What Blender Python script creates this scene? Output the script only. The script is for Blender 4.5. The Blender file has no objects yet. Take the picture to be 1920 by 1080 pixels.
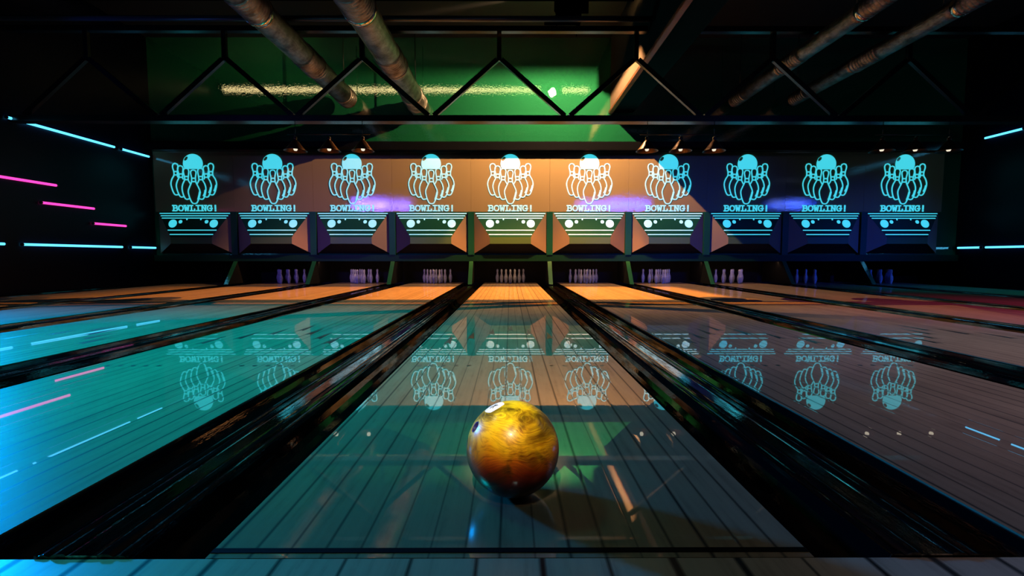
import bpy, bmesh, math, random
from mathutils import Vector, Matrix
random.seed(7)
C = bpy.context.scene.collection
PI = math.pi

# ---------------------------------------------------------------- helpers
class MB:
    """collects verts and faces of one mesh"""
    def __init__(s):
        s.v = []; s.f = []; s.smooth = []
    def add(s, vs, fs, smooth=False):
        b = len(s.v); s.v += [tuple(v) for v in vs]
        for f in fs:
            s.f.append([i + b for i in f]); s.smooth.append(smooth)
    def box(s, x0, x1, y0, y1, z0, z1):
        v = [(x, y, z) for x in (x0, x1) for y in (y0, y1) for z in (z0, z1)]
        s.add(v, [(0, 1, 3, 2), (4, 6, 7, 5), (0, 4, 5, 1), (2, 3, 7, 6), (0, 2, 6, 4), (1, 5, 7, 3)])
    def tube(s, a, b, r, n=14, r2=None, caps=True):
        a = Vector(a); b = Vector(b); d = (b - a).normalized()
        u = d.orthogonal().normalized(); w = d.cross(u)
        r2 = r if r2 is None else r2
        v = [a + (u * math.cos(t) + w * math.sin(t)) * r for t in [2 * PI * i / n for i in range(n)]]
        v += [b + (u * math.cos(t) + w * math.sin(t)) * r2 for t in [2 * PI * i / n for i in range(n)]]
        s.add(v, [(i, (i + 1) % n, n + (i + 1) % n, n + i) for i in range(n)], True)
        if caps:
            s.add(v[:n], [tuple(range(n))[::-1]]); s.add(v[n:], [tuple(range(n))])
    def bar(s, a, b, w, d):
        """square bar from a to b in the XZ plane: w in plane, d along Y"""
        a = Vector(a); b = Vector(b); t = (b - a).normalized()
        nrm = Vector((-t.z, 0, t.x)) * (w / 2); y = Vector((0, d / 2, 0))
        v = []
        for p in (a, b):
            v += [p + nrm + y, p + nrm - y, p - nrm - y, p - nrm + y]
        s.add(v, [(0, 1, 2, 3), (7, 6, 5, 4), (0, 4, 5, 1), (1, 5, 6, 2), (2, 6, 7, 3), (3, 7, 4, 0)])
    def lathe(s, prof, n=24, axis='z', o=(0, 0, 0)):
        """prof: list of (r, h)"""
        vs = []
        for r, h in prof:
            for i in range(n):
                t = 2 * PI * i / n; a, b = r * math.cos(t), r * math.sin(t)
                vs.append((o[0] + a, o[1] + b, o[2] + h) if axis == 'z' else (o[0] + a, o[1] + h, o[2] + b))
        m = len(prof)
        sgn = 1 if axis == 'z' else -1
        fs = []
        for k in range(m - 1):
            for i in range(n):
                q = (k * n + i, k * n + (i + 1) % n, (k + 1) * n + (i + 1) % n, (k + 1) * n + i)
                fs.append(q[::sgn])
        s.add(vs, fs, True)
        if prof[0][0] > 1e-6: s.add(vs[:n], [tuple(range(n))[::-sgn]])
        if prof[-1][0] > 1e-6: s.add(vs[-n:], [tuple(range(n))[::sgn]])
    def prism(s, poly, y0, y1):
        """polygon in XZ extruded along Y; poly counter-clockwise seen from -Y"""
        n = len(poly)
        v = [(x, y0, z) for x, z in poly] + [(x, y1, z) for x, z in poly]
        s.add(v, [tuple(range(n)), tuple(range(2 * n - 1, n - 1, -1))] + [(i, n + i, n + (i + 1) % n, (i + 1) % n) for i in range(n)])
    def ribbon(s, pts, w, y0, y1, closed=False):
        """stroke of width w along pts (x,z), extruded y0..y1"""
        n = len(pts); P = [Vector((p[0], 0, p[1])) for p in pts]
        L = []; R = []
        for i in range(n):
            a = P[(i - 1) % n] if (closed or i > 0) else P[i]
            b = P[(i + 1) % n] if (closed or i < n - 1) else P[i]
            t = (b - a)
            if t.length < 1e-9: t = Vector((1, 0, 0))
            t.normalize(); nr = Vector((-t.z, 0, t.x))
            L.append(P[i] + nr * w / 2); R.append(P[i] - nr * w / 2)
        v = []
        for i in range(n):
            for q, y in ((L[i], y0), (R[i], y0), (R[i], y1), (L[i], y1)):
                v.append((q.x, y, q.z))
        fs = []
        for i in range(n if closed else n - 1):
            j = (i + 1) % n
            for k in range(4):
                fs.append((i * 4 + k, i * 4 + (k + 1) % 4, j * 4 + (k + 1) % 4, j * 4 + k))
        if not closed:
            fs += [(3, 2, 1, 0), ((n - 1) * 4, (n - 1) * 4 + 1, (n - 1) * 4 + 2, (n - 1) * 4 + 3)]
        s.add(v, fs)
    def mesh(s, name, m=None):
        me = bpy.data.meshes.new(name)
        me.from_pydata(s.v, [], s.f)
        me.polygons.foreach_set('use_smooth', s.smooth)
        bm = bmesh.new(); bm.from_mesh(me)
        bmesh.ops.remove_doubles(bm, verts=bm.verts, dist=1e-6)
        bmesh.ops.recalc_face_normals(bm, faces=bm.faces)
        bm.to_mesh(me); bm.free()
        if m: me.materials.append(m)
        return me
    def build(s, name, m, parent=None, loc=(0, 0, 0)):
        o = bpy.data.objects.new(name, s.mesh(name, m)); C.objects.link(o)
        o.location = loc
        if parent: o.parent = parent
        return o

def tag(o, label=None, cat=None, group=None, kind=None):
    if label: o['label'] = label
    if cat: o['category'] = cat
    if group: o['group'] = group
    if kind: o['kind'] = kind
    return o

def empty(name, loc, label, cat, group=None):
    o = bpy.data.objects.new(name, None); C.objects.link(o)
    o.location = loc; o.empty_display_size = .1
    return tag(o, label, cat, group)

def kids(o): return [c for c in bpy.data.objects if c.parent == o]

def copy_tree(o, parent=None):
    c = o.copy(); C.objects.link(c); c.parent = parent
    for ch in kids(o): copy_tree(ch, c)
    return c

def smooth_pts(pts, k=6):
    out = []
    n = len(pts)
    for i in range(n - 1):
        p0 = Vector(pts[max(i - 1, 0)]); p1 = Vector(pts[i]); p2 = Vector(pts[i + 1]); p3 = Vector(pts[min(i + 2, n - 1)])
        for j in range(k):
            t = j / k
            out.append(tuple(.5 * ((2 * p1) + (-p0 + p2) * t + (2 * p0 - 5 * p1 + 4 * p2 - p3) * t * t + (-p0 + 3 * p1 - 3 * p2 + p3) * t ** 3)))
    out.append(tuple(pts[-1]))
    return out

# ---------------------------------------------------------------- materials
class NT:
    def __init__(s, name):
        s.m = bpy.data.materials.new(name); s.m.use_nodes = True
        s.t = s.m.node_tree; s.b = s.t.nodes['Principled BSDF']
    def n(s, typ, **kw):
        nd = s.t.nodes.new('ShaderNode' + typ)
        for k, v in kw.items(): setattr(nd, k, v)
        return nd
    def l(s, a, b): s.t.links.new(a, b)
    def put(s, sock, v):
        if isinstance(v, bpy.types.NodeSocket): s.l(v, sock)
        else: sock.default_value = v
    def math(s, op, a, b=None, c=None, clamp=False):
        nd = s.n('Math', operation=op, use_clamp=clamp)
        for i, v in enumerate((a, b, c)):
            if v is not None: s.put(nd.inputs[i], v)
        return nd.outputs[0]
    def mix(s, f, a, b, typ='MIX'):
        nd = s.n('Mix', data_type='RGBA', blend_type=typ)
        s.put(nd.inputs[0], f); s.put(nd.inputs[6], a); s.put(nd.inputs[7], b)
        return nd.outputs[2]
    def obj(s): return s.n('TexCoord').outputs['Object']
    def mapping(s, vec, scale=(1, 1, 1), loc=(0, 0, 0), rot=(0, 0, 0)):
        nd = s.n('Mapping'); s.l(vec, nd.inputs[0])
        nd.inputs['Scale'].default_value = scale; nd.inputs['Location'].default_value = loc
        nd.inputs['Rotation'].default_value = rot
        return nd.outputs[0]
    def noise(s, vec, scale, detail=3, rough=.5, dist=0.0):
        nd = s.n('TexNoise'); s.l(vec, nd.inputs['Vector'])
        nd.inputs['Scale'].default_value = scale; nd.inputs['Detail'].default_value = detail
        nd.inputs['Roughness'].default_value = rough; nd.inputs['Distortion'].default_value = dist
        return nd.outputs[0]
    def ramp(s, f, stops):
        nd = s.n('ValToRGB'); s.put(nd.inputs[0], f)
        el = nd.color_ramp.elements
        while len(el) < len(stops): el.new(.5)
        for e, (p, c) in zip(el, stops):
            e.position = p; e.color = (*c, 1) if len(c) == 3 else c
        return nd.outputs[0]
    def bump(s, h, strength, dist=.01):
        nd = s.n('Bump'); nd.inputs['Strength'].default_value = strength
        nd.inputs['Distance'].default_value = dist; s.l(h, nd.inputs['Height'])
        s.l(nd.outputs[0], s.b.inputs['Normal']); return nd.outputs[0]
    def set(s, **kw):
        for k, v in kw.items():
            s.put(s.b.inputs[k.replace('_', ' ')], v)
        return s

def rgb(r, g, b): return (r, g, b, 1)

def simple(name, col, rough=.5, metal=0, bump=None, spec=.5):
    t = NT(name); t.set(Base_Color=rgb(*col), Roughness=rough, Metallic=metal)
    t.b.inputs['Specular IOR Level'].default_value = spec
    if bump:
        sc, st = bump
        t.bump(t.noise(t.obj(), sc, 4), st, .002)
    return t.m

def emis(name, col, strength, base=(.05, .05, .05)):
    t = NT(name); t.set(Base_Color=rgb(*base), Roughness=.5, Emission_Color=rgb(*col), Emission_Strength=strength)
    return t.m

def wood(name, pitch, off, seam_w, base, dark, coat_rough, coat=1.0, seamy=1.0):
    t = NT(name)
    ob = t.obj(); sep = t.n('SeparateXYZ'); t.l(ob, sep.inputs[0])
    u = t.math('DIVIDE', t.math('SUBTRACT', sep.outputs[0], off), pitch)
    fr = t.math('FRACT', u); cell = t.math('FLOOR', u)
    edge = t.math('MINIMUM', fr, t.math('SUBTRACT', 1.0, fr))
    wn = t.n('TexWhiteNoise', noise_dimensions='1D'); t.l(cell, wn.inputs['W'])
    # seam darkness differs from board to board
    wn2 = t.n('TexWhiteNoise', noise_dimensions='1D'); t.l(t.math('ROUND', u), wn2.inputs['W'])
    sw = t.math('MULTIPLY', t.math('MULTIPLY_ADD', wn2.outputs[0], .7, .5), seam_w / pitch)
    seam = t.math('SUBTRACT', 1.0, t.math('DIVIDE', edge, sw), clamp=True)
    seam = t.math('MULTIPLY', t.math('POWER', seam, .6), t.math('MULTIPLY_ADD', wn2.outputs[0], .3 * seamy, .72 * seamy), clamp=True)
    cb = t.n('CombineXYZ'); t.l(t.math('MULTIPLY', sep.outputs[0], 55.0), cb.inputs[0])
    t.l(t.math('MULTIPLY_ADD', sep.outputs[1], 2.2, t.math('MULTIPLY', wn.outputs[0], 31.0)), cb.inputs[1])
    grain = t.noise(cb.outputs[0], 1.0, 6, .62)
    blotch = t.noise(t.mapping(ob, (9, 3.2, 1)), 1.6, 5, .6)
    g2 = t.math('ADD', t.math('MULTIPLY', grain, .6), t.math('MULTIPLY', blotch, .5))
    col = t.ramp(g2, [(.30, dark), (.52, base), (.8, tuple(c * 1.22 for c in base))])
    col = t.mix(t.math('MULTIPLY', wn.outputs[0], .28), col, rgb(*(c * .55 for c in base)))
    stain = t.ramp(t.noise(t.mapping(ob, (14, 4, 1), (3, 1, 0)), 2.1, 6, .7), [(.60, (0, 0, 0)), (.74, (1, 1, 1))])
    col = t.mix(t.math('MULTIPLY', stain, .35), col, rgb(*(c * .3 for c in base)))
    col = t.mix(seam, col, rgb(.004, .004, .004))
    # lacquered board: matt wood under an even clear gloss, plus a faint wide sheen
    wv = t.noise(t.mapping(ob, (7, .8, 1)), 1.0, 2)
    bp = t.n('Bump'); bp.inputs['Strength'].default_value = .04; bp.inputs['Distance'].default_value = .002
    t.l(t.math('SUBTRACT', wv, t.math('MULTIPLY', seam, .5)), bp.inputs['Height'])
    di = t.n('BsdfDiffuse'); t.l(col, di.inputs['Color'])
    g1 = t.n('BsdfGlossy'); g1.inputs['Roughness'].default_value = coat_rough; t.l(bp.outputs[0], g1.inputs['Normal'])
    g2_ = t.n('BsdfGlossy'); g2_.inputs['Roughness'].default_value = .38; g2_.inputs['Color'].default_value = (.6, .6, .6, 1)
    m1 = t.n('MixShader'); m1.inputs[0].default_value = .08; t.l(di.outputs[0], m1.inputs[1]); t.l(g2_.outputs[0], m1.inputs[2])
    m2 = t.n('MixShader'); t.l(m1.outputs[0], m2.inputs[1]); t.l(g1.outputs[0], m2.inputs[2])
    t.l(t.math('MULTIPLY', t.math('SUBTRACT', 1.0, t.math('MULTIPLY', seam, .7)), coat), m2.inputs[0])
    out = t.t.nodes['Material Output']; t.l(m2.outputs[0], out.inputs['Surface'])
    return t.m

M = {}
M['lane'] = wood('lane_wood', .0627, -.019, .005, (.40, .27, .165), (.22, .148, .09), .012, .42)
M['approach'] = wood('approach_wood', .1137, .055, .0085, (.36, .27, .19), (.13, .095, .065), .3, .10, 1.3)
M['mark'] = simple('mark_dark', (.012, .01, .008), .3)
M['foul'] = simple('foul_black', (.002, .002, .002), .9, spec=.05)
def rail(name, base, rough, sx, st, gloss):
    t = NT(name); ob = t.obj()
    h = t.noise(t.mapping(ob, (sx, sx * .2, sx)), 1.0, 4, .75)
    bp = t.n('Bump'); bp.inputs['Strength'].default_value = st; bp.inputs['Distance'].default_value = .004
    t.l(h, bp.inputs['Height'])
    di = t.n('BsdfDiffuse'); di.inputs['Color'].default_value = rgb(*base)
    g = t.n('BsdfGlossy'); g.inputs['Roughness'].default_value = rough; t.l(bp.outputs[0], g.inputs['Normal'])
    mx = t.n('MixShader')
    t.l(t.math('MULTIPLY', t.ramp(t.noise(t.mapping(ob, (sx * .8, sx * .12, sx * .8), (5, 2, 0)), 1.0, 3, .7), [(.36, (.35, .35, .35)), (.56, (1, 1, 1))]), gloss), mx.inputs[0])
    t.l(di.outputs[0], mx.inputs[1]); t.l(g.outputs[0], mx.inputs[2])
    t.l(mx.outputs[0], t.t.nodes['Material Output'].inputs['Surface'])
    return t.m
M['gutter'] = rail('gutter_black', (.0015, .0015, .002), .04, 30, .12, .10)
M['capping'] = rail('capping_black', (.002, .002, .0025), .03, 55, .12, .22)
M['strip'] = rail('capping_worn_strip', (.006, .004, .003), .03, 65, .10, 1.0)

def paint(name, col, rough, st, sx=90, sz=26, spec=.5, sheen=0.0):
    t = NT(name); ob = t.obj()
    v = t.noise(ob, 1.6, 3)
    c = t.mix(t.math('MULTIPLY', v, .35), rgb(*col), rgb(*(x * .8 for x in col)))
    t.set(Base_Color=c, Roughness=rough)
    t.b.inputs['Specular IOR Level'].default_value = spec
    t.bump(t.noise(t.mapping(ob, (sx, sx, sz)), 1.0, 3, .6), st, .004)
    if sheen:   # glossy lacquer with a fine orange-peel ripple
        h = t.noise(t.mapping(ob, (22, 22, 30)), 1.0, 3, .65)
        bp = t.n('Bump'); bp.inputs['Strength'].default_value = .20; bp.inputs['Distance'].default_value = .004
        t.l(h, bp.inputs['Height'])
        g = t.n('BsdfGlossy'); g.distribution = 'BECKMANN'; g.inputs['Roughness'].default_value = .014
        t.l(bp.outputs[0], g.inputs['Normal'])
        mx = t.n('MixShader'); mx.inputs[0].default_value = sheen
        t.l(t.b.outputs[0], mx.inputs[1]); t.l(g.outputs[0], mx.inputs[2])
        t.l(mx.outputs[0], t.t.nodes['Material Output'].inputs['Surface'])
    return t.m
M['orange'] = paint('orange_paint', (.56, .37, .185), .7, .06, spec=.06, sheen=.09)
M['wing'] = paint('wing_orange_paint', (.40, .26, .17), .5, .1, spec=.2)
M['green'] = paint('green_paint', (.012, .185, .075), .7, .06, spec=.05, sheen=.32)
M['green_dull'] = paint('green_panel_paint', (.012, .105, .055), .4, .1, spec=.25)
M['crossbeam'] = paint('crossbeam_paint', (.006, .045, .02), .4, .1, spec=.2)
M['lip'] = paint('olive_lip', (.15, .25, .09), .35, .1, spec=.4, sheen=.08)
M['post'] = paint('green_post_gloss', (.02, .17, .05), .5, .1, 160, 60, spec=.2, sheen=.25)
M['black'] = simple('matte_black', (.004, .004, .005), .7, spec=.2)
M['velvet'] = simple('lightless_black', (0, 0, 0), 1.0, spec=0)
M['dark_wall'] = simple('dark_wall_paint', (.002, .003, .012), .35, bump=(120, .12), spec=.12)
M['ceil'] = simple('ceiling_black', (.005, .005, .007), .6, spec=.25)
M['steel'] = simple('black_steel', (.005, .005, .006), .25, bump=(60, .2))
M['pipe'] = simple('grey_pipe', (.05, .05, .06), .3, bump=(40, .2))
M['cornice'] = simple('cornice_black', (.008, .008, .010), .16, bump=(90, .25))
M['beam_black'] = simple('beam_black', (.15, .105, .075), .9, bump=(24, .5), spec=0)
M['beam'] = simple('rust_beam_flange', (.30, .12, .05), .42, bump=(30, .4))
def duct_mat():
    t = NT('duct_metal'); ob = t.obj()
    h = t.noise(t.mapping(ob, (26, 9, 26)), 1.0, 5, .65)
    c = t.ramp(t.noise(ob, 7, 4, .6), [(.35, (.09, .075, .065)), (.7, (.34, .31, .29))])
    t.set(Base_Color=c, Metallic=1.0, Roughness=t.math('MULTIPLY_ADD', h, .25, .2))
    t.bump(h, 1.0, .014)
    return t.m
M['duct'] = duct_mat()
M['chrome'] = simple('bright_ring', (.75, .62, .45), .18, 1.0, bump=(40, .2))
CY = (.055, .70, .84)
M['sign'] = emis('sign_cyan', CY, .92, (.85, .85, .85))
M['tube_cyan'] = emis('tube_cyan', (.09, .58, 1.0), 2.2)
M['tube_pink'] = emis('tube_pink', (1.0, .05, .42), 1.7)
M['tube_blue'] = emis('tube_blue', (.42, .60, 1.0), 12)
M['strip_tube'] = emis('strip_tube', (1.0, .76, .34), 6)
M['cap'] = simple('tube_cap', (.02, .02, .025), .4)
M['bulb'] = emis('warm_bulb', (1.0, .88, .66), .95)
M['shade'] = simple('bronze_shade', (.045, .02, .01), .35, .7)
def pin_mat():
    t = NT('pin_white'); sep = t.n('SeparateXYZ'); t.l(t.obj(), sep.inputs[0])
    sc = t.ramp(t.noise(t.obj(), 30, 3), [(.5, (.70, .67, .62)), (.75, (.42, .38, .34))])
    t.set(Base_Color=sc, Roughness=.3)
    return t.m
M['pin'] = pin_mat()
def ball_mat():
    t = NT('ball_swirl'); ob = t.obj()
    w = t.noise(t.mapping(ob, (1, 1, 1), (.3, .1, .2)), 8, 3, .55)
    n2 = t.n('TexNoise'); n2.inputs['Scale'].default_value = 8.5; n2.inputs['Detail'].default_value = 1.5
    t.l(ob, n2.inputs['Vector'])
    vm = t.n('VectorMath', operation='MULTIPLY_ADD')
    t.l(n2.outputs['Color'], vm.inputs[0]); vm.inputs[1].default_value = (.20, .20, .20); t.l(ob, vm.inputs[2])
    strand = t.noise(t.mapping(vm.outputs[0], (26, 34, 240), (0, 0, 0), (.6, .45, .2)), 1.0, 6, .7)
    cloud = t.noise(vm.outputs[0], 7.5, 3, .55)
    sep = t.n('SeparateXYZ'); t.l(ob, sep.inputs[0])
    # marbled resin, olive yellow through amber to burnt red; underside's shade painted in below
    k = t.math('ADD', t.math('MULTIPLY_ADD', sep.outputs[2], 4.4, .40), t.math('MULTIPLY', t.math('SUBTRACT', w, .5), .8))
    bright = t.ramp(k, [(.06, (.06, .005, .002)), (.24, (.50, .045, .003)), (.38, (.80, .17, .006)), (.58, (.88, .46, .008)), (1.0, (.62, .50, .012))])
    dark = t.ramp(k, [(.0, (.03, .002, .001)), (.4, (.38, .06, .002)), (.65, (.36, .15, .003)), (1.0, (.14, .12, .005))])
    f = t.ramp(t.math('ADD', t.math('MULTIPLY', strand, .62), t.math('MULTIPLY', cloud, .55)), [(.47, (0, 0, 0)), (.63, (1, 1, 1))])
    patch = t.ramp(cloud, [(.36, (1, 1, 1)), (.47, (0, 0, 0))])
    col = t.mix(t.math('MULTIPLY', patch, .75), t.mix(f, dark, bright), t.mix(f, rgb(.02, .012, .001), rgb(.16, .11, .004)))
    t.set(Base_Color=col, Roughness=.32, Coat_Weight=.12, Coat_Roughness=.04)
    t.b.inputs['Specular IOR Level'].default_value = .25
    return t.m
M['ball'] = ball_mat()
M['emblem'] = simple('emblem_white', (.85, .85, .86), .4)
M['emblem_ink'] = simple('emblem_ink', (.015, .015, .03), .5)
M['hole'] = simple('finger_grip', (.03, .02, .16), .35)

# ---------------------------------------------------------------- dimensions
LP = 1.5                 # lane pitch
IDX = list(range(-4, 6)) # ten lanes
ORD = ['first', 'second', 'third', 'fourth', 'fifth', 'sixth', 'seventh', 'eighth', 'ninth', 'tenth']
YW = 8.93                # plane of the masking panels
XL, XR = -6.8, 8.6       # side walls
ZC = 4.62                 # ceiling
def where(i): return ORD[i + 4]
PT = 'from the wall with pink tubes'

# ---------------------------------------------------------------- setting
def struct(name, mb, m):
    return tag(mb.build(name, m), kind='structure')
b = MB(); b.box(XL - .2, XR + .2, -3.2, .777, -.25, 0.0)
struct('floor', b, M['approach'])
b = MB(); b.box(XL - .2, XR + .2, .779, 9.9, -.25, -.13)
struct('floor_lower', b, M['black'])
b = MB(); b.box(XL - .2, XL, -3.2, 9.9, -.25, ZC + .2)
struct('wall_left', b, M['dark_wall'])
b = MB(); b.box(XR, XR + .2, -3.2, 9.9, -.25, ZC + .2)
struct('wall_right', b, M['dark_wall'])
b = MB(); b.box(XL - .2, XR + .2, -3.4, -3.2, -.25, ZC + .2)
struct('wall_front', b, M['dark_wall'])
b = MB(); b.box(XL, XR, 8.97, 9.1, .45, ZC)
struct('wall_back', b, M['green'])
b = MB(); b.box(XL, XR, 9.75, 9.9, -.13, .5)
b.box(XL, XR, 9.1, 9.75, .45, .5)
struct('wall_pit', b, M['black'])
b = MB(); b.box(XL - .2, XR + .2, -3.4, 9.9, ZC, ZC + .2)
struct('ceiling', b, M['ceil'])
b = MB(); b.box(XL, XR, 8.81, 8.968, 2.52, 2.655); b.box(XL, XR, 8.83, 8.968, 2.655, 2.68)
struct('trim_1', b, M['cornice'])
b = MB(); b.box(XL, XR, 8.90, 8.965, .446, .566)
struct('trim_2', b, M['crossbeam'])
# dropped beam, black with a rusty flange along its lower edge
b = MB(); b.box(1.885, 2.32, -3.2, 8.965, 3.245, ZC - .001)
struct('ceiling_beam', b, M['beam_black'])
b = MB(); b.box(1.862, 1.93, -3.2, 8.965, 3.232, 3.245); b.box(1.862, 1.884, -3.2, 8.965, 3.245, 3.285)
for k in range(3): b.box(1.855, 1.863, -3.2, 8.965, 3.236 + .018 * k, 3.242 + .018 * k)
struct('trim_3', b, M['beam'])
# ---------------------------------------------------------------- lanes
def make_lane():
    r = empty('bowling_lane', (0, 0, 0), 'x', 'bowling lane', 'bowling lanes side by side')
    m = MB(); m.box(-.533, .533, .779, 9.7, -.128, 0.0)
    m.build('deck', M['lane'], r)
    m = MB(); m.box(-.533, .533, .7925, .8055, 0.0002, .0012)
    m.build('foul_line', M['foul'], r)
    am = MB(); am.add([(0, .15, .0008), (-.022, -.15, .0008), (.022, -.15, .0008), (0, -.10, .0008)], [(0, 1, 3), (0, 3, 2)])
    ame = am.mesh('arrow', M['mark'])
    for k in range(-3, 4):
        o = bpy.data.objects.new('arrow', ame); C.objects.link(o); o.parent = r
        o.location = (k * .128, 3.42 - .165 * abs(k), 0)
    dm = MB(); dm.add([(.011 * math.cos(2 * PI * i / 12), .011 * math.sin(2 * PI * i / 12), .0006) for i in range(12)], [tuple(range(12))])
    dme = dm.mesh('dot', M['mark'])
    for x in (.20, .262, .325, .385, .445):
        for sg in (-1, 1):
            o = bpy.data.objects.new('dot', dme); C.objects.link(o); o.parent = r
            o.location = (sg * x, 2.22, 0)
    return r
lane0 = make_lane()
for i in IDX:
    o = lane0 if i == 0 else copy_tree(lane0)
    o.location.x = i * LP
    o['label'] = ('glossy wooden bowling lane with the swirled ball standing on it' if i == 0 else
                  f'glossy wooden bowling lane, {where(i)} lane counting {PT}')

# black gutters and raised capping between the lanes
def sweep(mb, prof, y0, y1, thick=None):
    n = len(prof); ys = [y0 + (y1 - y0) * k / 24 for k in range(25)]
    v = []
    for y in ys:
        v += [(x, y, z) for x, z in prof]
    f = []
    for k in range(24):
        for i in range(n):
            j = (i + 1) % n
            f.append((k * n + i, k * n + j, (k + 1) * n + j, (k + 1) * n + i))
    f += [tuple(range(n))[::-1], tuple(24 * n + i for i in range(n))]
    mb.add(v, f, False)
def gutter_prof(sg):
    top = [(.2165, -.004), (.212, -.004)]
    for k in range(9):
        a = PI * k / 8
        top.append((.147 + .062 * math.cos(a), -.006 - .05 * math.sin(a)))
    top += [(.082, .004), (.078, .004)]
    bot = [(.078, -.128), (.2165, -.128)]
    return [(sg * x, z) for x, z in top + bot]
def cap_prof(sg):
    p = [(.0775, -.1), (.0775, .006), (.074, .012), (.068, .014), (.062, .012), (.058, .006), (.055, .006),
         (.050, .016), (.044, .020), (.032, .020), (.028, .017), (.028, -.1)]
    return [(sg * x, z * .35 if z > 0 else z) for x, z in p]
def make_divider():
    r = empty('lane_divider', (0, 0, 0), 'x', 'lane divider', 'black dividers between the lanes')
    for sg in (-1, 1):
        m = MB(); sweep(m, gutter_prof(sg), .78, 9.2); m.build('gutter', M['gutter'], r)
    for sg in (-1, 1):
        m = MB(); sweep(m, cap_prof(sg), .78, 8.5); m.build('capping', M['capping'], r)
    m = MB(); sweep(m, [(-.0275, -.1), (-.0275, .004), (-.02, .005), (.02, .005), (.0275, .004), (.0275, -.1)], .78, 8.5)
    o = m.build('centre_strip', M['strip'], r)
    o['label'] = 'worn brown strip along the divider'
    return r
div0 = make_divider()
first = True
for i in IDX:
    o = div0 if first else copy_tree(div0); first = False
    o.location.x = (i + .5) * LP
    o['label'] = (f'black gutter divider between the {where(i)} and {where(i + 1)} lanes {PT}' if i < 5 else
                  'black gutter divider along the side wall without pink tubes')
# half a gutter against the wall with pink tubes
r = empty('lane_divider', (XL + .05, 0, 0), 'black gutter divider along the wall with pink tubes', 'lane divider', 'black dividers between the lanes')
m = MB(); sweep(m, [(x - .0, z) for x, z in gutter_prof(1)], .78, 9.2); m.build('gutter', M['gutter'], r)
m = MB(); sweep(m, [(-.04, -.1), (-.04, .012), (.07, .014), (.0775, .006), (.0775, -.1)], .78, 9.2); m.build('capping', M['capping'], r)

# ---------------------------------------------------------------- masking units with hoods
YF = 8.785
def make_unit():
    r = empty('masking_unit', (0, YW, 0), 'x', 'pinsetter cover', 'pinsetter covers above the pin decks')
    m = MB(); m.box(-.7485, .7485, .0, .035, 1.385, 2.515)
    o = m.build('face_panel', M['orange'], r)
    d = YF - YW
    # sloping front with stripes
    A = [(-.688, .0, 1.378), (.688, .0, 1.378), (.388, d, .90), (-.388, d, .90)]
    th = Vector((0, .03, .011))
    m = MB(); v = [Vector(p) for p in A]; v2 = [p + th for p in v]
    m.add(v + v2, [(3, 2, 1, 0), (4, 5, 6, 7), (0, 1, 5, 4), (1, 2, 6, 5), (2, 3, 7, 6), (3, 0, 4, 7)])
    fp = m.build('front_panel', M['green_dull'], r)
    for sg in (-1, 1):
        m = MB()
        P = [Vector((sg * .690, 0, 1.378)), Vector((sg * .388, d, .90)), Vector((sg * .388, d, .775)), Vector((sg * .690, 0, .596))]
        P2 = [p + Vector((0, .03, 0)) for p in P]
        m.add(P + P2, [(0, 1, 2), (0, 2, 3), (6, 5, 4), (7, 6, 4), (0, 4, 5, 1), (1, 5, 6, 2), (2, 6, 7, 3), (3, 7, 4, 0)])
        m.build('wing', M['wing'], r)
    m = MB(); m.box(-.3875, .3875, d, d + .03, .775, .899); m.build('lip', M['lip'], r)
    m = MB()
    P = [Vector((-.3875, d + .03, .774)), Vector((.3875, d + .03, .774)), Vector((.688, .03, .596)), Vector((-.688, .03, .596))]
    P2 = [p + Vector((0, 0, .02)) for p in P]
    m.add(P + P2, [(0, 1, 2, 3), (7, 6, 5, 4), (0, 4, 5, 1), (1, 5, 6, 2), (2, 6, 7, 3), (3, 7, 4, 0)])
    m.build('underside', M['black'], r)
    # cyan bands and discs lying on the sloping front
    slope = d / (.90 - 1.378)
    def onp(x, z, out=.004): return (x, slope * (z - 1.378) - out, z)
    hw = lambda z: .688 - (1.378 - z) / (1.378 - .90) * .30
    for z, w in ((1.354, .678), (1.308, .650), (1.263, .622), (1.032, None), (.950, None)):
        w = hw(z) - .012 if w is None else min(w, hw(z) - .006)
        m = MB(); t = .0085
        a = [onp(-w, z - t), onp(w, z - t), onp(w, z + t), onp(-w, z + t)]
        bk = [onp(-w, z - t, .001), onp(w, z - t, .001), onp(w, z + t, .001), onp(-w, z + t, .001)]
        m.add(a + bk, [(0, 1, 2, 3), (7, 6, 5, 4), (0, 4, 5, 1), (1, 5, 6, 2), (2, 6, 7, 3), (3, 7, 4, 0)])
        m.build('stripe', M['sign'], fp)
    for x, z, rr in ((.387, 1.158, .077), (.246, 1.193, .034), (.132, 1.238, .0145)):
        for sg in (-1, 1):
            n = 32
            m = MB()
            f = [onp(sg * x + rr * math.cos(2 * PI * k / n), z + rr * math.sin(2 * PI * k / n)) for k in range(n)]
            g = [onp(sg * x + rr * math.cos(2 * PI * k / n), z + rr * math.sin(2 * PI * k / n), .001) for k in range(n)]
            m.add(f + g, [tuple(range(n)), tuple(range(2 * n - 1, n - 1, -1))] + [(k, n + k, n + (k + 1) % n, (k + 1) % n) for k in range(n)])
            m.build('disc', M['sign'], fp)
    return r
unit0 = make_unit()
for i in IDX:
    o = unit0 if i == 0 else copy_tree(unit0)
    o.location.x = i * LP
    o['label'] = f'pinsetter cover with cyan stripes and discs, {where(i)} {PT}'

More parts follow.
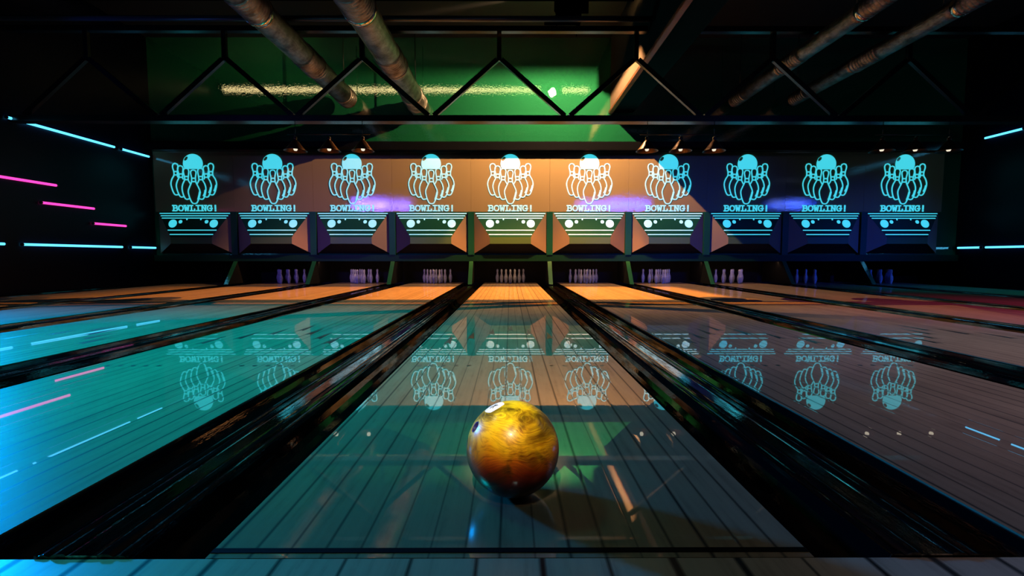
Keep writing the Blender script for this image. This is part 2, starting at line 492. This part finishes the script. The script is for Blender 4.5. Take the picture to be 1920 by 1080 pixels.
# ---------------------------------------------------------------- glowing pin-and-ball signs
SX = .0103 / 6; SZ = .00999 / 6
def S(u, v): return ((u - 317) * SX, 2.379 - (v / 6 - 18) * SZ * 6)
GL = {  # slab-serif capitals: strokes in a 0..1 x 0..1 cell
    'B': [[(.02, 1), (.6, 1)], [(.02, 0), (.6, 0)], [(.2, 1), (.2, 0)], [(.2, .53), (.62, .53)],
          ['s', (.6, 1), (.8, .92), (.84, .77), (.78, .6), (.6, .53)], ['s', (.6, .53), (.84, .46), (.92, .27), (.84, .08), (.6, 0)]],
    'O': [['c', (.5, 1), (.2, .9), (.05, .5), (.2, .1), (.5, 0), (.8, .1), (.95, .5), (.8, .9)]],
    'W': [[(-.02, 1), (.3, 1)], [(.7, 1), (1.02, 1)], [(.1, 1), (.27, 0)], [(.27, 0), (.5, .68)], [(.5, .68), (.73, 0)], [(.73, 0), (.9, 1)]],
    'L': [[(.05, 1), (.55, 1)], [(.3, 1), (.3, 0)], [(.05, 0), (.92, 0)], [(.92, 0), (.92, .32)]],
    'I': [[(.15, 1), (.85, 1)], [(.5, 1), (.5, 0)], [(.15, 0), (.85, 0)]],
    'N': [[(.0, 1), (.28, 1)], [(.16, 1), (.16, 0)], [(.02, 0), (.36, 0)], [(.17, 1), (.82, .02)], [(.83, 0), (.83, 1)], [(.64, 1), (1.0, 1)]],
    'G': [['s', (.85, .82), (.7, .97), (.48, 1), (.2, .88), (.06, .5), (.2, .1), (.5, 0), (.72, .03), (.86, .12)], [(.86, 1), (.86, .72)],
          [(.86, .1), (.86, .45)], [(.55, .45), (1.0, .45)]],
    '!': [[(.5, 1.02), (.5, .36)], [(.5, .1), (.5, -.03)]],
}
def make_sign():
    r = empty('bowling_sign', (0, YW, 1.39), 'x', 'neon sign', 'glowing bowling signs on the orange panels')
    y0, y1 = -.008, -.001
    def put(mb, name): 
        o = mb.build(name, M['sign'], r, (0, 0, -1.39)); return o
    # ball: disc cut off where the pin heads begin, with its dark finger notch
    cx, cy, R = 317, 163, 108
    outer = []
    a0 = math.asin((222 - cy) / R)
    nn = 46
    for k in range(nn + 1):
        a = PI - a0 + (PI + 2 * a0) * k / nn       # over the top, clockwise in v-down space
        outer.append((cx + R * math.cos(a), cy + R * math.sin(a)))
    notch = [(cx - 74 + (17 * math.cos(t) * .75 - 29 * math.sin(t) * .65), cy - 56 + (17 * math.cos(t) * .65 + 29 * math.sin(t) * .75)) for t in [2 * PI * k / 20 for k in range(20)]]
    bm = bmesh.new()
    def loop(pts):
        vs = [bm.verts.new((S(*p)[0], y0, S(*p)[1])) for p in pts]
        return [bm.edges.new((vs[k], vs[(k + 1) % len(vs)])) for k in range(len(vs))]
    es = loop(outer) + loop(notch)
    bmesh.ops.triangle_fill(bm, edges=es, use_beauty=True, use_dissolve=False)
    ex = bmesh.ops.extrude_face_region(bm, geom=bm.faces[:])
    bmesh.ops.translate(bm, verts=[g for g in ex['geom'] if isinstance(g, bmesh.types.BMVert)], vec=(0, y1 - y0, 0))
    bmesh.ops.recalc_face_normals(bm, faces=bm.faces)
    me = bpy.data.meshes.new('ball_emblem'); bm.to_mesh(me); bm.free(); me.materials.append(M['sign'])
    o = bpy.data.objects.new('ball_emblem', me); C.objects.link(o); o.parent = r; o.location = (0, 0, -1.39)
    W = 11.3 * SX
    def mir(p, sg): return (317 + sg * (p[0] - 317), p[1])
    def st(mb, pts, sg=1, w=W, sm=True):
        q = [S(*mir(p, sg)) for p in pts]
        q = smooth_pts(q, 6) if sm else q
        mb.ribbon(q, w, y0, y1)
    # centre pin
    m = MB()
    for sg in (-1, 1):
        st(m, [(317, 234), (338, 241), (347, 264), (343, 292), (338, 325), (342, 372), (362, 418), (381, 470), (374, 528), (356, 580), (340, 606), (317, 613)], sg)
    for v in (327, 365): st(m, [(294, v), (340, v)], 1, W * 1.1, False)
    st(m, [(381, 478), (372, 520), (357, 570)], 1, W * 1.7)
    put(m, 'pin_outline')
    side = [  # head x, head top, band rows, widest edge, base
        (238, 214, (307, 343), [(216, 300), (218, 345), (196, 392), (186, 442), (194, 500), (212, 548), (232, 564), (262, 557)], [(262, 300), (258, 345), (270, 372), (282, 392)]),
        (176, 186, (279, 316), [(155, 272), (157, 318), (136, 362), (124, 410), (132, 462), (150, 512), (170, 538), (202, 534)], [(200, 272), (197, 318), (204, 340)]),
        (122, 160, (252, 290), [(102, 246), (103, 292), (78, 338), (66, 386), (74, 440), (92, 492), (112, 514), (144, 510)], [(144, 246), (141, 292), (146, 318)]),
    ]
    for hx, top, bands, le, re in side:
        for sg in (1, -1):
            m = MB()
            st(m, [(hx, top), (hx - 21, top + 9), (hx - 30, top + 32), (hx - 27, top + 60)] + le, sg)
            st(m, [(hx, top), (hx + 21, top + 9), (hx + 30, top + 32), (hx + 27, top + 60)] + re, sg)
            for v in bands: st(m, [(hx - 21, v), (hx + 22, v)], sg, W * 1.1, False)
            if sg == -1:   # shaded flank on the pins of one side
                st(m, [(le[3][0] + 5, le[3][1] + 18), (le[4][0] + 5, le[4][1] - 2), (le[5][0] + 3, le[5][1] - 18)], sg, W * 1.8)
            put(m, 'pin_outline')
    # lettering
    u0, pit, vt, vb = 76, 63.4, 634, 693
    for k, ch in enumerate('BOWLING!'):
        m = MB()
        for s in GL[ch]:
            typ = None
            if isinstance(s[0], str): typ, s = s[0], s[1:]
            pts = [(u0 + k * pit + x * 56 - 4, vb + (vt - vb) * y) for x, y in s]
            q = [S(*p) for p in pts]
            if typ == 's': q = smooth_pts(q, 5)
            if typ == 'c':
                q = q + q[:1]; q = smooth_pts(q, 5)[:-1]
                m.ribbon(q, W * 1.1, y0, y1, True)
            else:
                if typ is None and len(q) == 2:   # square ends
                    a, b_ = Vector(q[0]), Vector(q[1]); t = (b_ - a).normalized() * W * .5
                    q = [tuple(a - t), tuple(b_ + t)]
                m.ribbon(q, W * 1.1 if ch != '!' else W * 1.4, y0, y1)
        put(m, 'letter')
    return r
sign0 = make_sign()
for i in IDX:
    o = sign0 if i == 0 else copy_tree(sign0)
    o.location.x = i * LP
    o['label'] = f'glowing cyan sign of a ball and seven pins, {where(i)} {PT}'

# ---------------------------------------------------------------- posts between the pits
def make_post():
    r = empty('pit_divider', (0, 8.55, -.128), 'x', 'pit post', 'green posts between the pin decks')
    m = MB(); m.box(-.058, .058, 8.885 - 8.55, 8.962 - 8.55, .5665 + .128, 1.384 + .128); m.build('upper_pillar', M['green_dull'], r)
    m = MB()
    w = .034
    P = [(8.57, 0), (9.6, 0), (9.6, .445), (8.905, .445)]
    v = [(sx, y - 8.55, z + .128 + .0215 * (z < .1)) for sx in (-w, w) for y, z in P]
    m.add(v, [(0, 1, 2, 3), (7, 6, 5, 4), (0, 4, 5, 1), (1, 5, 6, 2), (2, 6, 7, 3), (3, 7, 4, 0)])
    m.build('side_board', M['black'], r)
    m = MB()
    P = [(8.564, .0), (8.57, .0), (8.905, .445), (8.899, .445)]
    v = [(sx, y - 8.55, z + .128 + .0215 * (z < .1)) for sx in (-w - .004, w + .004) for y, z in P]
    m.add(v, [(0, 1, 2, 3), (7, 6, 5, 4), (0, 4, 5, 1), (1, 5, 6, 2), (2, 6, 7, 3), (3, 7, 4, 0)])
    m.build('slanted_edge', M['post'], r)
    return r
post0 = make_post(); first = True
for i in range(-4, 5):
    o = post0 if first else copy_tree(post0); first = False
    o.location.x = (i + .5) * LP
    o['label'] = f'green post with slanted foot between {where(i)} and {where(i + 1)} lanes {PT}'

# ---------------------------------------------------------------- pins
m = MB()
m.lathe([(.018, 0), (.0215, .004), (.024, .025), (.0325, .062), (.0375, .096), (.036, .12), (.029, .15), (.0205, .175), (.0165, .195), (.0162, .207),
         (.0185, .228), (.0205, .246), (.0195, .262), (.0135, .275), (.005, .2805), (.0, .281)], 20)
pin_me = m.mesh('bowling_pin', M['pin'])
rows = [('front pin', 0, 0), ('second row pin, pink-tube side', -.5, 1), ('second row pin, far side', .5, 1),
        ('third row pin, pink-tube side', -1, 2), ('third row middle pin', 0, 2), ('third row pin, far side', 1, 2),
        ('back row outer pin, pink-tube side', -1.5, 3), ('back row inner pin, pink-tube side', -.5, 3),
        ('back row inner pin, far side', .5, 3), ('back row outer pin, far side', 1.5, 3)]
SP = .178
for i in IDX:
    if i == -4: continue
    for nm, k, rr in rows:
        o = bpy.data.objects.new('bowling_pin', pin_me); C.objects.link(o)
        o.location = (i * LP + k * SP, 9.11 + rr * SP * .82, .0005)
        tag(o, f'white {nm} of rack on the {where(i)} lane', 'bowling pin', 'bowling pins standing in racks')

# ---------------------------------------------------------------- neon tubes on the side walls
def tube(wall, y0, y1, z, mat, label, group):
    x = XL + .035 if wall == 'l' else XR - .035
    r = empty('neon_tube', (x, (y0 + y1) / 2, z), label, 'neon tube', group)
    h = (y1 - y0) / 2
    m = MB(); m.tube((0, -h, 0), (0, h, 0), .018, 12); m.build('tube', M[mat], r)
    for sg in (-1, 1):
        m = MB(); m.tube((0, sg * h, 0), (0, sg * (h + .02), 0), .021, 12)
        m.build('end_cap', M['cap'], r)
        m = MB(); dx = -.035 if wall == 'l' else .035
        m.box(min(dx, 0), max(dx, 0), sg * h * .8 - .008, sg * h * .8 + .008, -.008, .008)
        m.build('wall_mount', M['cap'], r)
segs = [(6.40, 8.09, 'long'), (8.24, 8.85, 'short end'), (4.50, 6.20, 'long')]
for z, nm in ((2.40, 'upper'), (.70, 'lower')):
    for k, (a, b_, q) in enumerate(segs):
        sh = .09 if nm == 'lower' else 0
        lab = [f'long cyan {nm} tube on the pink-tube wall, whole length in view',
               f'short cyan {nm} tube on the pink-tube wall, next to the signs',
               f'long cyan {nm} tube on the pink-tube wall, only its end showing'][k]
        tube('l', a + sh, b_ + min(sh, .05), z, 'tube_cyan', lab, 'cyan tubes on the side walls')
for k, (a, b_, z, lab) in enumerate([(5.45, 7.02, 1.59, 'pink tube on side wall, highest of the three stepped ones'), (6.79, 7.63, 1.31, 'pink tube on side wall, middle of the three stepped ones'),
                    (7.61, 8.24, 1.07, 'pink tube on side wall, lowest and shortest of three')]):
    tube('l', a, b_, z, 'tube_pink', lab, 'pink tubes stepping down the side wall')
for a, b_, z, lab in [(7.88, 8.50, 2.665, 'short cyan tube high on the wall opposite the pink tubes'), (6.0, 7.70, 2.665, 'long cyan upper tube opposite pink tubes, outside the view'),
                      (8.46, 8.88, .70, 'short cyan lower tube on the wall opposite pink tubes'), (6.72, 8.36, .70, 'long cyan lower tube on the wall opposite pink tubes')]:
    tube('r', a, b_, z, 'tube_cyan', lab, 'cyan tubes on the side walls')

# ---------------------------------------------------------------- roof truss
YT = 6.5
r = empty('roof_truss', (0, YT, 2.36), 'black steel roof truss spanning the hall in front of the signs', 'truss')
def tp(mb, nm): return mb.build(nm, M['steel'], r, (0, 0, -2.36))
m = MB(); m.box(XL + .01, XR - .01, -.05, .05, 2.372, 2.45); m.box(XL + .01, XR - .01, -.075, .075, 2.362, 2.372); tp(m, 'bottom_chord')
m = MB(); m.box(XL + .01, 1.86, -.04, .04, 3.56, 3.63); tp(m, 'top_chord')
m = MB(); m.box(2.33, XR - .01, -.04, .04, 3.56, 3.63); tp(m, 'top_chord')
ax = [-.15 + 1.86 * k for k in range(-3, 5)]
for x in ax:
    if XL < x < XR:
        m = MB(); m.box(x - .03, x + .03, -.025, .025, 3.18, 3.56); tp(m, 'post')
    for sg in (-1, 1):
        m = MB(); e = x + sg * .895
        if XL + .05 < e < XR - .05:
            m.bar((x + sg * .03, 0, 3.20), (e, 0, 2.455), .062, .05); tp(m, 'diagonal')

# ---------------------------------------------------------------- ducts
def duct(x, z, rad, breaks, label):
    """breaks: list of (y0, y1, kind)"""
    r = empty('air_duct', (x, 0, z), label, 'air duct', 'round metal ducts under the ceiling')
    for y0, y1, kind in breaks:
        m = MB()
        if kind == 'pipe':
            n = max(2, int((y1 - y0) / .06))
            prof = [(0, y0)] + [(rad * (.93 + random.uniform(-.006, .006)), y0 + (y1 - y0) * k / n) for k in range(n + 1)] + [(0, y1)]
            m.lathe(prof, 36, 'y'); m.build('pipe', M['duct'], r)
        elif kind == 'flex':
            n = int((y1 - y0) / .052); prof = [(0, y0)]
            for k in range(n):
                a = y0 + (y1 - y0) * k / n; s = (y1 - y0) / n
                prof += [(rad * .86, a), (rad * .97, a + s * .25), (rad, a + s * .5), (rad * .98, a + s * .75)]
            prof += [(rad * .9, y1), (0, y1)]
            m.lathe(prof, 36, 'y'); m.build('flexible_section', M['duct'], r)
        else:
            m.lathe([(0, y0), (rad * .96, y0), (rad * 1.03, y0 + .012), (rad * 1.03, y1 - .012), (rad * .96, y1), (0, y1)], 36, 'y')
            m.build('collar', M['chrome'] if kind == 'ring' else M['duct'], r)
    for y in (5.75, 8.6, 3.0):
        m = MB(); m.tube((0, y, rad * .9), (0, y, ZC - z), .008, 8); m.build('hanger_rod', M['steel'], r)
def seq(o):
    L = [(-3.0, 1.9 + o, 'pipe')]
    y = 1.9 + o
    for k in range(6):
        f0, f1 = y, y + .42
        L.append((f0, min(f1, 8.8), 'flex'))
        if f1 > 8.7: break
        L.append((f1, f1 + .07, 'ring' if k == 2 else 'collar'))
        e = min(f1 + .07 + 1.12, 8.95)
        L.append((f1 + .07, e, 'pipe'))
        y = e
        if e >= 8.95: break
    return L
duct(-1.71, 3.34, .195, seq(-.12), 'thick metal duct closest to the truss middle, with bright ring')
duct(-3.0, 3.44, .178, seq(.15), 'thick metal duct running beside the brightest ringed duct')
duct(4.15, 3.41, .118, seq(.05), 'thin metal duct next to the dropped ceiling beam')
duct(5.19, 3.41, .118, seq(-.05), 'thin metal duct farther out from the dropped beam')
m = MB(); m.tube((XL + .01, 6.28, 3.63), (1.86, 6.28, 3.63), .035, 16)
o = m.build('ceiling_pipe', M['pipe'])
tag(o, 'thin black pipe under the ceiling catching a blue glint', 'pipe')

# ---------------------------------------------------------------- lamp bars with three cone pendants
def make_bar():
    r = empty('pendant_lamp_bar', (0, YT, 2.206), 'x', 'hanging lamp', 'lamp bars with three cone shades')
    m = MB(); m.tube((-.565, 0, 0), (.565, 0, 0), .007, 10); m.build('bar', M['steel'], r)
    for sg in (-1, 1):
        m = MB(); m.tube((sg * .46, 0, 0), (sg * .46, 0, .153), .005, 8); m.build('rod', M['steel'], r)
    for k in (-1, 0, 1):
        x = k * .463
        m = MB(); m.lathe([(.0, -.035), (.025, -.035), (.026, -.06), (.02, -.075), (.03, -.085), (.05, -.105), (.085, -.155), (.125, -.205), (.152, -.226), (.148, -.224), (.12, -.202), (.08, -.152), (.045, -.105), (.0, -.095)], 28)
        sh = m.build('shade', M['shade'], r, (x, 0, 0))
        m = MB(); m.lathe([(0, -.02), (.012, -.02), (.014, -.036), (0, -.036)], 12); m.build('cap', M['chrome'], sh)
        m = MB(); m.tube((0, 0, -.002), (0, 0, -.022), .004, 8); m.build('stem', M['steel'], sh)
        m = MB(); m.lathe([(0, -.225), (.018, -.222), (.027, -.205), (.024, -.185), (.012, -.165), (.010, -.1), (0, -.1)], 14); m.build('bulb', M['bulb'], sh)
    return r
bar0 = make_bar()
for k, (x, lab) in enumerate([(-2.49, 'three cone lamps on a bar under the thick ducts'), (2.345, 'three cone lamps on a bar near the dropped beam'),
                              (5.59, 'three cone lamps on a bar near the tenth sign, almost unlit')]):
    o = bar0 if k == 0 else copy_tree(bar0)
    o.location.x = x; o['label'] = lab

# ---------------------------------------------------------------- work light by the beam
LX, LY = .92, 7.3
r = empty('work_light', (LX, LY, 4.415), 'black work light hanging under the ceiling beside the dropped beam', 'lamp')
m = MB()
m.box(-.25, .25, -.110, -.092, -.25, 0); m.box(-.25, .25, .040, .055, -.15, 0)
m.box(-.25, -.155, -.092, .040, -.15, 0); m.box(.113, .25, -.092, .040, -.15, 0)
m.box(-.25, .25, -.110, .055, 0, .012)
m.build('housing', M['velvet'], r)
m = MB(); m.tube((0, 0, .012), (0, 0, ZC - 4.415 - .001), .012, 10); m.build('ceiling_mount', M['steel'], r)
m = MB(); m.box(.135, .145, -.10, .42, -.352, -.151); m.build('barn_door', M['velvet'], r)  # doors, visor and shield added to trim the work light's beam
m = MB(); m.box(-.21, -.20,   .068, .180, -.375, -.161); m.build('barn_door', M['velvet'], r)
m = MB(); m.box(-.22, .134, .200, .206, -.276, -.151); m.box(-.22, .134, .057, .20, -.160, -.151); m.build('visor', M['velvet'], r)
m = MB(); m.box(-.40, .134, .060, .067, -.343, -.225); m.build('rear_shield', M['velvet'], r)

# strip light for the green wall's mirrored streak; trough added to hide it
r = empty('strip_light', (-2.4, 6.93, 4.37), 'long strip light in an added black trough, facing the green wall', 'strip light')
m = MB(); m.tube((-4.2, 0, 0), (4.2, 0, 0), .04, 14); m.build('tube', M['strip_tube'], r)
m = MB(); m.box(-4.22, 4.22, -.075, -.055, -.085, .07); m.box(-4.22, 4.22, -.055, .17, -.085, -.078); m.box(-4.22, 4.22, -.055, .17, .018, .07)
m.build('trough', M['velvet'], r)
for x in (-3.5, 0, 3.5):
    m = MB(); m.tube((x, 0, .07), (x, 0, ZC - 4.37 - .001), .008, 8); m.build('rod', M['steel'], r)
# three blue tubes hung over the lanes beside the approach; the glossy panels mirror them
for x, y, z, h, lab in ((-4.2, 2.4, 2.23, .95, 'hanging blue tube over the lanes on the pink-tube side'), (3.4, 2.4, 2.23, 1.15, 'hanging blue tube over the lanes on the far side'),
                        (7.9, 4.6, 2.02, .55, 'short hanging blue tube by the wall opposite the pink tubes')):
    r = empty('neon_tube', (x, y, z), lab, 'neon tube', 'hanging blue tubes')
    m = MB(); m.tube((-h, 0, 0), (h, 0, 0), .022, 12); m.build('tube', M['tube_blue'], r)
    for sg in (-1, 1):
        m = MB(); m.tube((sg * h, 0, 0), (sg * (h + .03), 0, 0), .025, 12); m.build('end_cap', M['cap'], r)
        m = MB(); m.tube((sg * h * .8, 0, .02), (sg * h * .8, 0, ZC - z - .001), .004, 8); m.build('ceiling_mount', M['steel'], r)

# ---------------------------------------------------------------- bowling ball
R = .1022; BC = Vector((.005, 1.004, R + .0006))
bm = bmesh.new(); bmesh.ops.create_icosphere(bm, subdivisions=6, radius=R)
me = bpy.data.meshes.new('bowling_ball'); bm.to_mesh(me); bm.free()
ball = bpy.data.objects.new('bowling_ball', me); C.objects.link(ball); ball.location = BC
cam = Vector((0, 0, .525))
vdir = (cam - BC).normalized(); rt = vdir.cross(Vector((0, 0, 1))).normalized() * -1; up = rt.cross(vdir) * -1
if up.z < 0: up = -up
if rt.x < 0: rt = -rt
def bdir(a, b_):
    """a, b in fractions of the radius across and up as seen from the approach"""
    return (rt * a + up * b_ + vdir * math.sqrt(max(0, 1 - a * a - b_ * b_))).normalized()
hd = [bdir(-.80, .42), bdir(-.985, .10)]
hd.append((hd[0] + hd[1] + Vector((0, .9, .35))).normalized())
cb = bmesh.new()
for d in hd:
    mtx = Matrix.Translation(d * R) @ d.to_track_quat('Z', 'Y').to_matrix().to_4x4()
    bmesh.ops.create_cone(cb, cap_ends=True, segments=28, radius1=.0125, radius2=.0125, depth=.07, matrix=mtx)
cme = bpy.data.meshes.new('cut'); cb.to_mesh(cme); cb.free()
cut = bpy.data.objects.new('cut', cme); C.objects.link(cut); cut.location = BC
md = ball.modifiers.new('b', 'BOOLEAN'); md.object = cut; md.operation = 'DIFFERENCE'; md.solver = 'EXACT'
bpy.context.view_layer.update()
dg = bpy.context.evaluated_depsgraph_get()
nm = bpy.data.meshes.new_from_object(ball.evaluated_get(dg))
ball.modifiers.clear(); ball.data = nm
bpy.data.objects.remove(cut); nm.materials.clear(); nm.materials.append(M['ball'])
for p in nm.polygons: p.use_smooth = (p.center.length > R * .995)
nm.name = 'bowling_ball'
for d in hd[:3]:
    m = MB(); q = d.to_track_quat('Z', 'Y').to_matrix().to_4x4()
    prof = [(.0124, R - .0003), (.0124, R - .03), (0, R - .03)]
    prof = [(.0115, R - .030), (.0115, R - .0012), (.0124, R - .0010), (.0124, R - .030)]
    m.lathe(prof, 28); o = m.build('finger_grip', M['hole'], ball); o.matrix_local = q
# white emblem patch with dark strokes, following the curve of the ball
ec = bdir(-.40, .84); eu = ec.cross(Vector((.25, .3, 1))).normalized(); ev = ec.cross(eu).normalized()
def onball(a, b_, lift): return (ec + eu * a + ev * b_).normalized() * (R + lift)
m = MB(); n = 10
import itertools
g = [(a, b_) for b_ in range(n + 1) for a in range(n + 1)]
def sq(a, b_):
    a = a / n * 2 - 1; b_ = b_ / n * 2 - 1
    return a * math.sqrt(1 - b_ * b_ * .35) * .21, b_ * math.sqrt(1 - a * a * .35) * .22
vs = [onball(*sq(a, b_), .0006) for a, b_ in g]
m.add(vs, [(k, k + 1, k + n + 2, k + n + 1) for k in range((n + 1) * n) if k % (n + 1) < n], True)
em = m.build('emblem', M['emblem'], ball); em['label'] = 'white emblem patch with dark strokes'
m = MB()
for (a, b_, c, d_) in ((-.09, -.07, .08, .06), (-.07, .07, .05, -.06), (-.01, -.09, .02, .1)):
    for k in range(8):
        t0, t1 = k / 8, (k + 1) / 8
        dx, dy = c - a, d_ - b_; ln = math.hypot(dx, dy); nx, ny = -dy / ln * .011, dx / ln * .011
        p0 = (a + dx * t0, b_ + dy * t0); p1 = (a + dx * t1, b_ + dy * t1)
        m.add([onball(p0[0] + nx, p0[1] + ny, .0009), onball(p0[0] - nx, p0[1] - ny, .0009), onball(p1[0] - nx, p1[1] - ny, .0009), onball(p1[0] + nx, p1[1] + ny, .0009)], [(0, 1, 2, 3)])
m.build('emblem_mark', M['emblem_ink'], em)
tag(ball, 'swirled yellow and orange bowling ball resting on the lane', 'bowling ball')

# ---------------------------------------------------------------- lights
def light(name, typ, loc, energy, col, target=None, **kw):
    L = bpy.data.lights.new(name, typ); L.energy = energy; L.color = col
    for k, v in kw.items(): setattr(L, k, v)
    o = bpy.data.objects.new(name, L); C.objects.link(o); o.location = loc
    if target is not None:
        o.rotation_euler = (Vector(target) - Vector(loc)).to_track_quat('-Z', 'Y').to_euler()
    return o
light('work_light_flood', 'POINT', (LX, LY + .13, 4.15), 840, (1, .60, .28), shadow_soft_size=.01)
light('work_light_down', 'POINT', (LX, LY, 4.365), 4600, (1, .36, .05), shadow_soft_size=.01)
light('cyan_ceiling_spot', 'SPOT', (-2.3, 2.4, 3.05), 600, (0, .84, .95), (-2.15, 2.7, 0), spot_size=math.radians(90), spot_blend=.65, shadow_soft_size=.5)
light('cyan_tube_fill', 'SPOT', (8.2, 6.2, 2.6), 60, (0, .8, 1.0), (7.6, 7.2, 0), spot_size=math.radians(62), spot_blend=.7, shadow_soft_size=.1)  # added spot, stands in for the weak glow of the side-wall tubes
light('pink_ceiling_spot', 'SPOT', (5.2, 3.2, 3.0), 200, (1, .06, .34), (5.0, 4.2, 0), spot_size=math.radians(76), spot_blend=.8, shadow_soft_size=.1)
light('mauve_ceiling_spot', 'SPOT', (3.5, 2.6, 3.1), 215, (.70, .68, 1), (3.3, 2.7, 0), spot_size=math.radians(88), spot_blend=.8, shadow_soft_size=.1)
light('red_ceiling_spot', 'SPOT', (2.6, .3, 3.0), 70, (1, .45, .42), (2.5, 1.0, 0), spot_size=math.radians(80), spot_blend=.9, shadow_soft_size=.1)
light('approach_spot', 'SPOT', (.3, -.6, 3.0), 18, (.62, 1, .92), (.5, 1.1, 0), spot_size=math.radians(76), spot_blend=.9, shadow_soft_size=.1)
light('ball_key', 'SPOT', (-.2, -.55, 2.2), 560, (1, .88, .62), (.003, 1.015, .145), spot_size=math.radians(4.3), spot_blend=.5, shadow_soft_size=.06)  # unseen narrow spot added to brighten the ball alone
light('pipe_glint_fill', 'SPOT', (-5.9, 6.0, 2.7), 7, (.02, .12, 1), (-4.9, 6.28, 3.63), spot_size=math.radians(100), spot_blend=1.0, shadow_soft_size=.05)  # unseen spot added to put the blue glint on the ceiling pipe
light('blue_wall_lamp', 'AREA', (-6.6, 5.2, 1.9), 190, (0, .30, 1), (-1.5, .9, 0), size=.6, spread=math.radians(85))
for x, y, z, w_, en, cl in ((-4.2, 2.43, 2.23, 1.9, 11, (.16, .10, 1)), (3.4, 2.43, 2.23, 2.3, 14, (.012, .06, 1)), (7.9, 4.63, 2.02, 1.1, 8, (.008, .06, 1))):
    light('blue_wash', 'AREA', (x, y, z), en, cl, (x * .8 + .3, 8.9, .45), shape='RECTANGLE', size=w_, size_y=.07, spread=math.radians(44))
light('pin_deck_light', 'AREA', (.6, 9.03, .43), 8, (1, .60, .34), (.6, 9.17, .1), shape='RECTANGLE', size=9.5, size_y=.02)

# ---------------------------------------------------------------- world, camera, view
w = bpy.data.worlds.new('night'); bpy.context.scene.world = w; w.use_nodes = True
bg = w.node_tree.nodes['Background']; bg.inputs[0].default_value = (.02, .03, .2, 1); bg.inputs[1].default_value = .01
cd = bpy.data.cameras.new('camera'); co = bpy.data.objects.new('camera', cd); C.objects.link(co)
cd.sensor_width = 36; cd.lens = 36 * 870 / 1920; cd.clip_start = .02
co.location = (0, 0, .525)
co.rotation_euler = (PI / 2 - math.atan(58 / 870), 0, math.radians(-.2))
sc = bpy.context.scene; sc.camera = co
vs_ = sc.view_settings
vs_.view_transform = 'Standard'; vs_.look = 'None'; vs_.exposure = 0; vs_.gamma = 1
try: vs_.use_curve_mapping = False
except Exception: pass
sc.cycles.use_denoising = True
sc.cycles.sample_clamp_indirect = 4.0
sc.cycles.max_bounces = 6
sc.cycles.diffuse_bounces = 0
